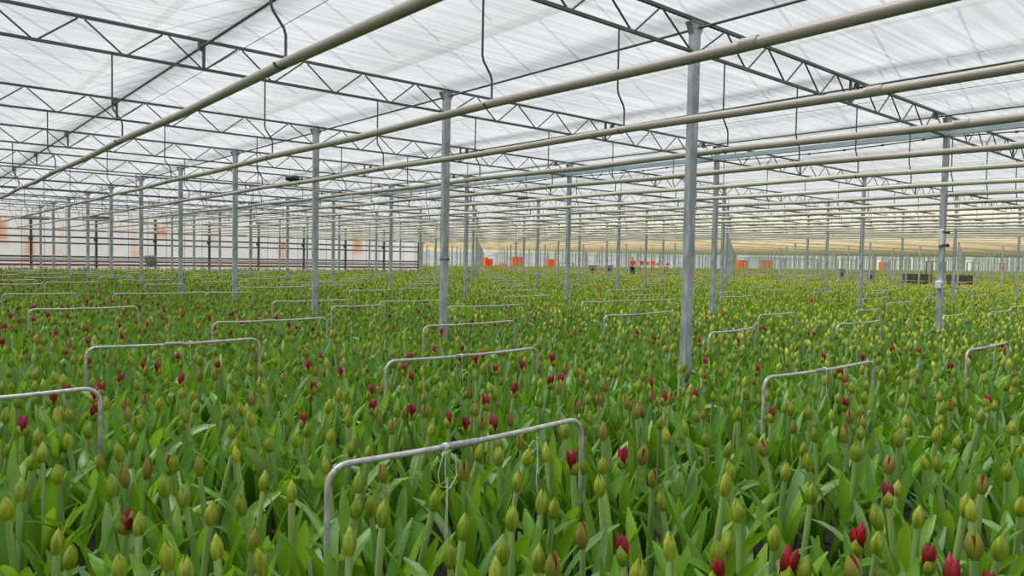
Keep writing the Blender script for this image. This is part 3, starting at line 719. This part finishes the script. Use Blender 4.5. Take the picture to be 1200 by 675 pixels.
def kind_at(x, y, r):
    pr = .27 if x < 4.5 else .11 if (x < 9 and y < 7) else .06 if x < 12 else .012
    if x < 4.5 and y > 17: pr = .12
    lime = min(.85, max(0, (x-6.5+max(0, y-6)*.12)/8))
    if r.random() < (.27 if x < 8 else .18): return 'leafy'
    u = r.random()
    if u < pr*.62: return 'red'
    if u < pr*1.05+.03*(x < 9): return 'split'
    return 'lime' if r.random() < lime else 'green'
DARKGAPS = [(12.6, 4.7, .55), (11.9, 5.0, .4), (13.5, 4.2, .5), (.99, 3.6, .16), (1.96, 3.0, .14), (1.3, 3.35, .13)]
def gap(x, y): return any((x-a)**2+(y-c_)**2 < r*r for a, c_, r in DARKGAPS)
# near field: z (depth) 1.2 .. 14
cand = 0; near_pts = []
rr = random.Random(5)
for _ in range(90000):
    dz = math.sqrt(rr.uniform(1.0, 14.5**2)); lat = rr.uniform(-1, 1)*(.84*dz+1.3)
    P_ = fwd*dz+rgt*lat; x, y = P_.x, P_.y
    rmin = .185 if dz > 4.6 else .20
    if gap(x, y) or not clear(x, y, rmin): continue
    if dz > 2.35 and dz < 3.6 and not clear(x, y, .23): continue
    put(x, y); near_pts.append((dz, x, y))
near_pts.sort()
for dz, x, y in near_pts: plants.append((x, y, kind_at(x, y, rr), rr.uniform(.88, 1.08), None))
# who is individual: everything measured plus the nearest generated ones in frame, 300 in all
ind = list(range(nm)); rest = []
for i in range(nm, len(plants)):
    x, y, k, s, _p = plants[i]; q = px((x, y, CROP))
    vis = q and -30 < q[0] < 1230 and q[1] < 900
    if vis and len(ind) < 300 and q[2] > 1.7: ind.append(i)
    else: rest.append(i)
def vplace(y):
    return 'bottom edge' if y > 625 else 'front rows' if y > 560 else 'second rows' if y > 500 else 'third rows'
DESC = {'leafy': 'amaryllis with leaves only', 'green': 'amaryllis with closed green bud', 'split': 'amaryllis with splitting brownish bud', 'red': 'amaryllis with dark red petals emerging', 'lime': 'amaryllis with a yellow-green bud', 'many': 'amaryllis with wide open sheath'}
pr_ = random.Random(21); used = {}
for i in ind:
    x, y, k, s, pxy = plants[i]; vi = pr_.randrange(len(PROTO[k])); P = PROTO[k][vi]; Mx = P['mesh']
    rz = pr_.uniform(0, 2*PI); s = s if pxy is None else pr_.uniform(.97, 1.03)
    if pxy:   # stand the plant so that its head is where the photo has it
        tx, ty = P['tip'].x*s, P['tip'].y*s; q_head = at_h(pxy[0], pxy[1], (CROP)*s); x = q_head.x-(tx*math.cos(rz)-ty*math.sin(rz)); y = q_head.y-(tx*math.sin(rz)+ty*math.cos(rz))
    e = empty('amaryllis', (x, y, 0), rz); e.scale = (s, s, s)
    if k != 'leafy':
        part('flower_stalk', Mx['stalk'], e); sp = part('spathe', Mx['spathe'], e)
        for m_ in Mx['buds']: part('flower_bud', m_, sp)
    for m_ in Mx['leaves']: part('leaf', m_, e)
    q = px((x, y, CROP)); lab = '%s, %s, %s' % (DESC[k], vplace(q[1]), where(q[0]))
    if lab in used: pass
    used[lab] = 1; tag(e, lab, 'flower', '%s, %s, %s' % ({'leafy': 'leafy amaryllis plants', 'green': 'closed green amaryllis buds', 'split': 'splitting amaryllis buds', 'red': 'red tipped amaryllis', 'lime': 'yellow-green amaryllis buds', 'many': 'opened amaryllis sheaths'}[k], vplace(q[1]), where(q[0])))

# ---- the rest of the crop: one countless mass, scattered as instances of small plants
src = bpy.data.collections.new('crop_plants')      # holds the plants the scatter copies; not part of the scene itself
VAR = {}
cnt = 0
def addvar(b, tagk):
    global cnt
    me = b.mesh('crop_plant_%02d' % cnt); o = bpy.data.objects.new('crop_plant_%02d' % cnt, me); src.objects.link(o); VAR.setdefault(tagk, []).append(cnt); cnt += 1
for k in ('leafy', 'green', 'split', 'red', 'lime'):
    for P in PROTO[k][:4 if k == 'green' else 3]: addvar(merged(P), 'hi_'+k)
for k in ('leafy', 'green', 'split', 'red', 'lime'):
    for q in range(4 if k == 'green' else 3): addvar(make_low(k, 100+cnt), 'lo_'+k)
for q in range(4): addvar(make_low(['green', 'green', 'split', 'lime', 'green', 'red'], 200+cnt, 16, .55), 'cl_green')
for q in range(4): addvar(make_low(['lime', 'lime', 'green', 'lime'], 200+cnt, 16, .55), 'cl_lime')
pts = []; vr = []; rz = []; sc = []
rr = random.Random(9)
def emit(x, y, key, s): pts.append((x, y, 0)); vr.append(rr.choice(VAR[key])); rz.append(rr.uniform(0, 6.283)); sc.append(s)
for i in rest: x, y, k, s, _p = plants[i]; emit(x, y, 'hi_'+(k if k != 'many' else 'green'), s)
# mid field on a jittered grid
g = .235
def infield(x, y):
    if y > YC or x > XE-8: return False
    return not (x < WX+.6 and y > WY-1.0)
nX = int(70/g)
for i in range(int(-6/g), nX):
    for j in range(0, int(60/g)):
        x = i*g+rr.uniform(-.10, .10); y = j*g+rr.uniform(-.10, .10)
        dz = x*fwd.x+y*fwd.y; lat = x*rgt.x+y*rgt.y
        if dz < 14.5 or dz > 46 or abs(lat) > dz*.8+1.2 or not infield(x, y) or gap(x, y): continue
        emit(x, y, 'lo_'+kind_at(x, y, rr), rr.uniform(.86, 1.1))
g = 1.05
for i in range(-3, int(XE/g)):
    for j in range(0, int(YC/g)+1):
        x = i*g+rr.uniform(-.2, .2); y = j*g+rr.uniform(-.2, .2)
        dz = x*fwd.x+y*fwd.y; lat = x*rgt.x+y*rgt.y
        if dz <= 46 or abs(lat) > dz*.78 or not infield(x, y): continue
        emit(x, y, 'cl_lime' if rr.random() < min(.9, (x-4)/20) else 'cl_green', rr.uniform(.9, 1.08))
me = bpy.data.meshes.new('amaryllis_field'); me.from_pydata(pts, [], [])
a = me.attributes.new('variant', 'INT', 'POINT'); a.data.foreach_set('value', vr)
a = me.attributes.new('turn', 'FLOAT', 'POINT'); a.data.foreach_set('value', rz)
a = me.attributes.new('size', 'FLOAT', 'POINT'); a.data.foreach_set('value', sc)
fo = bpy.data.objects.new('amaryllis_field', me); COL.objects.link(fo); tag(fo, 'dense field of budding amaryllis filling the hall behind the front rows', 'flowers', kind='stuff')
ng = bpy.data.node_groups.new('scatter_crop', 'GeometryNodeTree'); ng.interface.new_socket('Geometry', in_out='INPUT', socket_type='NodeSocketGeometry'); ng.interface.new_socket('Geometry', in_out='OUTPUT', socket_type='NodeSocketGeometry')
N = ng.nodes; Lk = ng.links; gi = N.new('NodeGroupInput'); go = N.new('NodeGroupOutput'); ip = N.new('GeometryNodeInstanceOnPoints'); ci = N.new('GeometryNodeCollectionInfo')
ci.inputs['Collection'].default_value = src; ci.inputs['Separate Children'].default_value = True; ci.inputs['Reset Children'].default_value = True
def na(nm_, ty):
    q = N.new('GeometryNodeInputNamedAttribute'); q.data_type = ty; q.inputs['Name'].default_value = nm_; return q.outputs['Attribute']
cx = N.new('ShaderNodeCombineXYZ'); Lk.new(na('turn', 'FLOAT'), cx.inputs['Z'])
Lk.new(gi.outputs[0], ip.inputs['Points']); Lk.new(ci.outputs[0], ip.inputs['Instance']); ip.inputs['Pick Instance'].default_value = True
Lk.new(na('variant', 'INT'), ip.inputs['Instance Index']); Lk.new(cx.outputs[0], ip.inputs['Rotation']); Lk.new(na('size', 'FLOAT'), ip.inputs['Scale']); Lk.new(ip.outputs[0], go.inputs[0])
md = fo.modifiers.new('scatter', 'NODES'); md.node_group = ng
print('plants ind', len(ind), 'rest', len(rest), 'instances', len(pts))

# ---- a few fully open flowers
def open_flower(x, y, z, lab):
    p = at_h(x, y, z); e = empty('open_amaryllis', (p.x, p.y, 0)); st = MB(); tip, d = stalk(st, z-.04, .02, 0); st.build('flower_stalk', e)
    fl = []
    for a in (0.2, 2.3, 4.4):
        dr = Vector((math.cos(a), math.sin(a), .35)).normalized(); T = frame_at(tip+dr*.03, dr, 0)
        for k in range(6):
            b = MB(); w = .03; vs = []
            TT = T @ Matrix.Rotation(k*PI/3, 4, 'Z')
            for i, (r_, h_, w_) in enumerate([(.005, 0, .008), (.012, .03, .018), (.028, .052, .028), (.045, .062, .022), (.058, .058, .003)]):
                vs += [TT @ Vector((r_, -w_/2, h_)), TT @ Vector((r_-.006, 0, h_)), TT @ Vector((r_, w_/2, h_))]
            b.add(vs, [(3*i+j, 3*i+j+1, 3*i+4+j, 3*i+3+j) for i in range(4) for j in range(2)], 'petal_bright', True); b.build('petal', e)
    for q in leafset(random.Random(int(x)), 4):
        b = MB(); leaf(b, **q); b.build('leaf', e)
    tag(e, lab, 'flower', 'open red flowers')
open_flower(948, 352, CROP+.14, 'wide open bright red amaryllis flower among the buds, right of the big post')
open_flower(702, 338, CROP+.12, 'distant open red amaryllis flower just left of the big post')


# ================================================================== FAR SERVICE AREA
def crate(loc, w, d_, h, m, lab, grp, rz=0, slats=3):
    e = empty('crate', loc, rz); b = MB(); t = .03
    b.box((-w/2, -d_/2, 0), (w/2, d_/2, .03), m)
    for s in (-1, 1):
        b.box((-w/2, s*d_/2-t/2, .03), (w/2, s*d_/2+t/2, h), m); b.box((s*w/2-t/2, -d_/2, .03), (s*w/2+t/2, d_/2, h), m)
    b.build('body', e); r_ = MB()
    for s in (-1, 1):
        r_.box((-w/2-.03, s*(d_/2+.015)-.015, h-.05), (w/2+.03, s*(d_/2+.015)+.015, h), m); r_.box((s*(w/2+.015)-.015, -d_/2, h-.05), (s*(w/2+.015)+.015, d_/2, h), m)
    for k in range(slats+1):
        xx = -w/2+w*k/slats; r_.box((xx-.02, -d_/2-.03, 0), (xx+.02, -d_/2-.01, h), m)
    r_.build('rim', e); tag(e, lab, 'crate', grp); return e
def trolley(x0, x1, ytop, D, lab, shelves=(.25, .95), m='galv', xs_=None, h=None):
    A = at_d(x0, ytop, D); B = at_d(x1, ytop, D); c_ = (A+B)/2; w = (B-A).length; H = h or c_.z
    e = empty('trolley', (c_.x, c_.y, 0), -YAW); dp = .6
    for sx_ in (-1, 1):
        for sy_ in (-1, 1):
            b = MB(); b.box((sx_*w/2-.03, sy_*dp/2-.03, .16), (sx_*w/2+.03, sy_*dp/2+.03, H), m); b.build('upright', e)
            b = MB(); T = Matrix.Translation((sx_*(w/2-.05), sy_*(dp/2-.05), .08)) @ Matrix.Rotation(PI/2, 4, 'Y'); b.lathe([(0, -.02), (.08, -.02), (.08, .02), (0, .02)], 'dark', 10, T); b.build('wheel', e)
    for z in shelves:
        b = MB(); b.box((-w/2, -dp/2, z-.02), (w/2, dp/2, z+.02), m); b.build('shelf', e)
    b = MB()
    for sy_ in (-1, 1): b.box((-w/2, sy_*dp/2-.02, H-.04), (w/2, sy_*dp/2+.02, H), m)
    b.build('top_rail', e); tag(e, lab, 'trolley', 'metal trolleys in the far crop'); return e, c_
# metal trolleys and frames standing in the far rows
trolley(875, 917, 302, 46, 'tall galvanised trolley frame right of the big post, left of a pair')
trolley(918, 960, 303, 45, 'tall galvanised trolley frame right of the big post, right of a pair')
trolley(1046, 1064, 304, 44, 'narrow galvanised trolley at the left end of the charcoal crates')
trolley(1089, 1104, 306, 43, 'brown-grey upright trolley between the two charcoal crate stacks', m='rustpipe')
trolley(1137, 1143, 307, 43, 'slim galvanised frame at the right end of the charcoal crates')

trolley(556, 566, 302, 70, 'pale frame trolley left of the orange crates')
trolley(985, 1000, 304, 50, 'pale frame trolley behind the third post row'); trolley(1160, 1178, 308, 60, 'pale frame trolley at the far right')
trolley(655, 672, 308, 56, 'pale low trolley right of the tall orange crates'); trolley(960, 972, 306, 60, 'pale frame trolley right of the trolley pair')
# dark crate stacks on a bed cart
for (x0, x1, yt, n_) in [(1060, 1086, 321, 0), (1106, 1122, 322, 1), (1123, 1135, 322.5, 2)]:
    A = at_d(x0, yt, 42); B = at_d(x1, yt, 42); w = (B-A).length; c_ = (A+B)/2; top = c_.z
    for k, (z0, z1) in enumerate([(top-.36, top), (top-.72, top-.42)]):
        crate((c_.x, c_.y, z0), w, .7, z1-z0, 'crate', 'charcoal crate on the far cart, %s stack, %s layer' % (['left', 'middle', 'right'][n_], ['upper', 'lower'][k]), 'charcoal crates', -YAW)
A = at_d(1056, 330, 42); B = at_d(1140, 333, 42); c_ = (A+B)/2; w = (B-A).length
e = empty('flat_cart', (c_.x, c_.y, 0), -YAW); zt = at_d(1060, 321, 42).z-.72; b = MB(); b.box((-w/2, -.4, zt-.09), (w/2, .4, zt-.012), 'galv'); b.build('deck', e)
for sx_ in (-1, -.3, .3, 1):
    for sy_ in (-1, 1): b = MB(); b.box((sx_*w/2*.97-.04, sy_*.36-.04, 0), (sx_*w/2*.97+.04, sy_*.36+.04, zt-.09), 'galv'); b.build('leg', e)
for sx_ in (-1, -.35, .1, 1): b = MB(); b.box((sx_*w/2*.98-.03, -.46, zt-.05), (sx_*w/2*.98+.03, -.41, zt+.8), 'galv'); b.build('upright', e)
tag(e, 'long pale cart carrying the charcoal crates in the right distance', 'cart')
for (x0, x1, y0, y1, D_, lab) in [(1014, 1023, 317, 334, 46, 'grey-brown bin standing in the crop left of the charcoal crates'), (982, 988, 315, 330, 47, 'narrow grey bin in the crop behind the third post row'), (690, 699, 311, 322, 58, 'small grey crate with dark hole, left one of two'), (709, 718, 311, 322, 58, 'small grey crate with dark hole, right one of two')]:
    A = at_d(x0, y0, D_); B = at_d(x1, y0, D_); w = (B-A).length; c_ = (A+B)/2; h = c_.z-at_d(x0, y1, D_).z
    e = empty('bin', (c_.x, c_.y, 0), -YAW); b = MB(); b.bbox((-w/2, -.25, max(0, c_.z-h)), (w/2, .25, c_.z), 'greyp', .02); b.build('body', e)
    b = MB(); b.bbox((-w*.18, -.27, c_.z-h*.55), (w*.18, -.245, c_.z-h*.3), 'dark', .01); b.build('opening', e); b = MB(); b.box((-w/2-.02, -.27, c_.z-.04), (w/2+.02, .27, c_.z+.01), 'greyp'); b.build('rim', e)
    for s in (-1, 1): b = MB(); b.box((s*w*.4-.03, -.2, 0), (s*w*.4+.03, .2, max(.05, c_.z-h)), 'galv'); b.build('leg', e)
    tag(e, lab, 'bin', 'bins')
# orange crates stacked on the service floor
def ostack(x0, x1, y0, y1, Y, lab, m='orange', nl=3, nc=1):
    A = at_y(x0, y0, Y); B = at_y(x1, y0, Y); bt = at_y(x0, y1, Y).z; top = A.z
    w = (B.x-A.x)/nc; hh = (top-.05)/max(1, round((top-.05)/.42)); nl_ = max(1, round((top-.05)/.42))
    for c2 in range(nc):
        for k in range(nl_):
            if .03+hh*(k+1) < bt-.3: pass
            crate((A.x+w*(c2+.5), Y, .03+hh*k), w*.92, .6, hh*.97, m, lab+(', %s from the top' % ordw[nl_-1-k] if nl_-1-k else ', topmost').replace('nearest', 'first')+('' if nc == 1 else ', column %s' % ['left', 'middle', 'right', 'rightmost'][min(c2, 3)]), 'stacked orange crates', 0, 5)
ostack(567, 570.5, 301.5, 313, 74, 'orange crate in the left slim stack')
ostack(572, 576, 303, 313, 74, 'orange crate in the second slim stack')
ostack(586, 592, 308.5, 313, 74.5, 'low orange crate between the stacks')
ostack(599.5, 612.5, 300.5, 313, 75.5, 'orange crate in the tall striped stack', nc=3)
ostack(641, 649.5, 303.5, 312, 76, 'orange crate in the pair left of a thin post', nc=2)
ostack(864, 874.5, 304.5, 313, 78, 'orange crate right of the big post', nc=2)
ostack(891, 905, 304.5, 312, 80, 'orange crate behind the trolley pair', nc=3, m='orange')
ostack(1031, 1040, 307, 315, 80, 'bright orange crate left of the charcoal crates', nc=2)
ostack(1172, 1176, 308.5, 316, 71, 'orange crate at the far right edge')
# packing table with small orange boxes
A = at_d(748, 310.5, 56); B = at_d(797, 311.5, 56); c_ = (A+B)/2; w = (B-A).length
e = empty('packing_table', (c_.x, c_.y, 0), -YAW); b = MB(); b.box((-w/2, -.35, c_.z-.05), (w/2, .35, c_.z), 'white'); b.build('table_top', e)
for sx_ in (-1, -.33, .33, 1):
    for sy_ in (-1, 1): b = MB(); b.box((sx_*w/2*.96-.03, sy_*.3-.03, 0), (sx_*w/2*.96+.03, sy_*.3+.03, c_.z-.05), 'galv'); b.build('leg', e)
tag(e, 'long white table beside the person in orange', 'table')
for k, (x0, x1, yt, m_) in enumerate([(750, 753, 306, 'redp'), (757, 760, 307, 'orange'), (763, 767, 306.5, 'orange'), (770, 773, 308.5, 'orange'), (781, 783.5, 308.5, 'redp')]):
    P0 = at_d((x0+x1)/2, yt, 56); ww = (x1-x0)/F*56
    crate((P0.x, P0.y, c_.z), ww, .35, max(.12, P0.z-c_.z), m_, '%s small box from the left on the white table' % ordw[k].replace('nearest', 'first'), 'small boxes on the white table', -YAW)
P0 = at_d(778, 317.5, 52)
b = MB(); T = Matrix.Translation(P0) @ Matrix.Rotation(-YAW, 4, 'Z') @ Matrix.Rotation(PI/2, 4, 'X'); b.lathe([(0, -.01), (.13, -.01), (.13, .01), (0, .01)], 'redp', 16, T); b.lathe([(0, .011), (.05, .011), (.05, .016), (0, .016)], 'orange', 12, T)
o = b.build('round_marker'); s = MB(); s.tube([(P0.x, P0.y, 0), (P0.x, P0.y, P0.z)], .02, 'galv', 6); s.build('stake', o); tag(o, 'red round marker on a stake in the crop', 'marker')

# ---- person in an orange top and blue trousers
def skin(name, verts, edges, radii, m, parent, sub=1):
    me = bpy.data.meshes.new(name); me.from_pydata(verts, edges, []); o = bpy.data.objects.new(name, me); COL.objects.link(o)
    o.modifiers.new('skin', 'SKIN'); 
    for i, r_ in enumerate(radii):
        v = me.skin_vertices[0].data[i]; v.radius = (r_, r_) if not isinstance(r_, tuple) else r_; v.use_root = (i == 0)
    md = o.modifiers.new('smooth', 'SUBSURF'); md.levels = sub; md.render_levels = sub
    dg = bpy.context.evaluated_depsgraph_get(); me2 = bpy.data.meshes.new_from_object(o.evaluated_get(dg)); me2.materials.append(M[m])
    for p_ in me2.polygons: p_.use_smooth = True
    o.modifiers.clear(); o.data = me2; me2.name = name; o.parent = parent; return o
P0 = at_d(741.5, 300.5, 55); gz = max(0, P0.z-1.74)
e = empty('person', (P0.x, P0.y, gz), -YAW+.6)
V = [(0, 0, .94), (0, 0, 1.12), (0, -.01, 1.30), (0, 0, 1.44), (0, 0, 1.50), (0, -.01, 1.58), (0, -.01, 1.69),
     (.10, 0, .88), (.11, -.03, .50), (.11, .02, .09), (.11, -.12, .04), (-.10, 0, .88), (-.11, .02, .50), (-.11, .06, .09), (-.11, -.08, .04),
     (.19, 0, 1.40), (.25, -.03, 1.14), (.22, -.22, 1.02), (.20, -.30, 1.01), (-.19, 0, 1.40), (-.26, -.02, 1.13), (-.22, -.20, 1.00), (-.20, -.28, .99)]
Eg = [(0, 1), (1, 2), (2, 3), (3, 4), (4, 5), (5, 6), (0, 7), (7, 8), (8, 9), (9, 10), (0, 11), (11, 12), (12, 13), (13, 14), (3, 15), (15, 16), (16, 17), (17, 18), (3, 19), (19, 20), (20, 21), (21, 22)]
Rd = [(.15, .10), (.13, .09), (.15, .10), (.09, .07), .05, (.075, .09), (.07, .085), .085, .055, .038, .035, .085, .055, .038, .035, .055, .042, .028, .03, .055, .042, .028, .03]
skin('body', V, Eg, Rd, 'skin', e)
for s, hx, hy, hz in ((1, .20, -.30, 1.01), (-1, -.20, -.28, .99)):
    for k in range(4): b = MB(); x_ = hx-.03+.02*k; b.tube([(x_, hy, hz), (x_, hy-.05, hz-.005), (x_, hy-.08, hz-.03)], [.009, .008, .007], 'skin', 6); b.build('finger', e)
    b = MB(); b.tube([(hx-s*.03, hy, hz), (hx-s*.055, hy-.03, hz-.01)], [.011, .008], 'skin', 6); b.build('thumb', e)
skin('shirt', [V[0], V[1], V[2], (0, 0, 1.42), V[15], V[16], (.235, -.12, 1.08), V[19], V[20], (-.24, -.11, 1.07)], [(0, 1), (1, 2), (2, 3), (3, 4), (4, 5), (5, 6), (3, 7), (7, 8), (8, 9)], [(.17, .12), (.155, .11), (.17, .12), (.11, .09), .07, .056, .045, .07, .056, .045], 'orangecloth', e)
skin('trousers', [(0, 0, .96), V[7], V[8], (.11, .02, .12), V[11], V[12], (-.11, .06, .12)], [(0, 1), (1, 2), (2, 3), (0, 4), (4, 5), (5, 6)], [(.17, .12), .10, .072, .06, .10, .072, .06], 'bluecloth', e)
b = MB(); T = Matrix.Translation((0, .012, 1.655)); b.lathe([(0, .125), (.05, .115), (.085, .07), (.098, .01), (.09, -.05), (.06, -.09)], 'hair', 12, T); b.build('hair', e)
b = MB(); b.tube([(0, -.09, 1.64), (0, -.115, 1.60), (0, -.09, 1.595)], [.01, .014, .008], 'skin', 6); b.build('nose', e)
for s in (-1, 1):
    b = MB(); b.tube([(s*.033, -.088, 1.635), (s*.033, -.096, 1.635)], [.012, .006], 'dark', 6); b.build('eye', e)
    b = MB(); b.tube([(s*.085, .0, 1.60), (s*.095, .0, 1.63), (s*.085, .0, 1.655)], [.008, .014, .008], 'skin', 6); b.build('ear', e)
    b = MB(); b.bbox((s*.11-.05, -.17 if s > 0 else -.13, 0), (s*.11+.05, .09, .085), 'shoe', .02); b.build('shoe', e)
b = MB(); b.tube([(-.025, -.090, 1.565), (.025, -.090, 1.565)], .006, 'redp', 6); b.build('mouth', e)
tag(e, 'person in an orange top and blue trousers standing among the far rows', 'person')
if gz > .03:
    b = MB(); c2 = Matrix.Translation((P0.x, P0.y, 0)) @ Matrix.Rotation(-YAW, 4, 'Z'); b.box((-.4, -.4, gz-.04), (.4, .4, gz), 'galv', c2)
    o = b.build('work_platform')
    for sx_ in (-1, 1):
        for sy_ in (-1, 1): s = MB(); s.box((sx_*.36-.025, sy_*.36-.025, 0), (sx_*.36+.025, sy_*.36+.025, gz-.04), 'galv', c2); s.build('leg', o)
    tag(o, 'low metal platform under the person in orange', 'platform')

# ================================================================== labels: tell look-alikes apart by their order across the picture
same = {}
for o in bpy.data.objects:
    if o.parent is None and o.get('label') and o.get('kind') is None: same.setdefault(o['label'], []).append(o)
def across(o):
    if o.location.length > .01:
        q = px((o.location.x, o.location.y, CROP)); return q[0] if q else o.location.x
    return sum(c_[0] for c_ in o.bound_box)/8
for lab, os_ in same.items():
    if 1 < len(os_) < 60:
        for k, o in enumerate(sorted(os_, key=across)): o['label'] = '%s, %s from left' % (lab, nth(k+1))
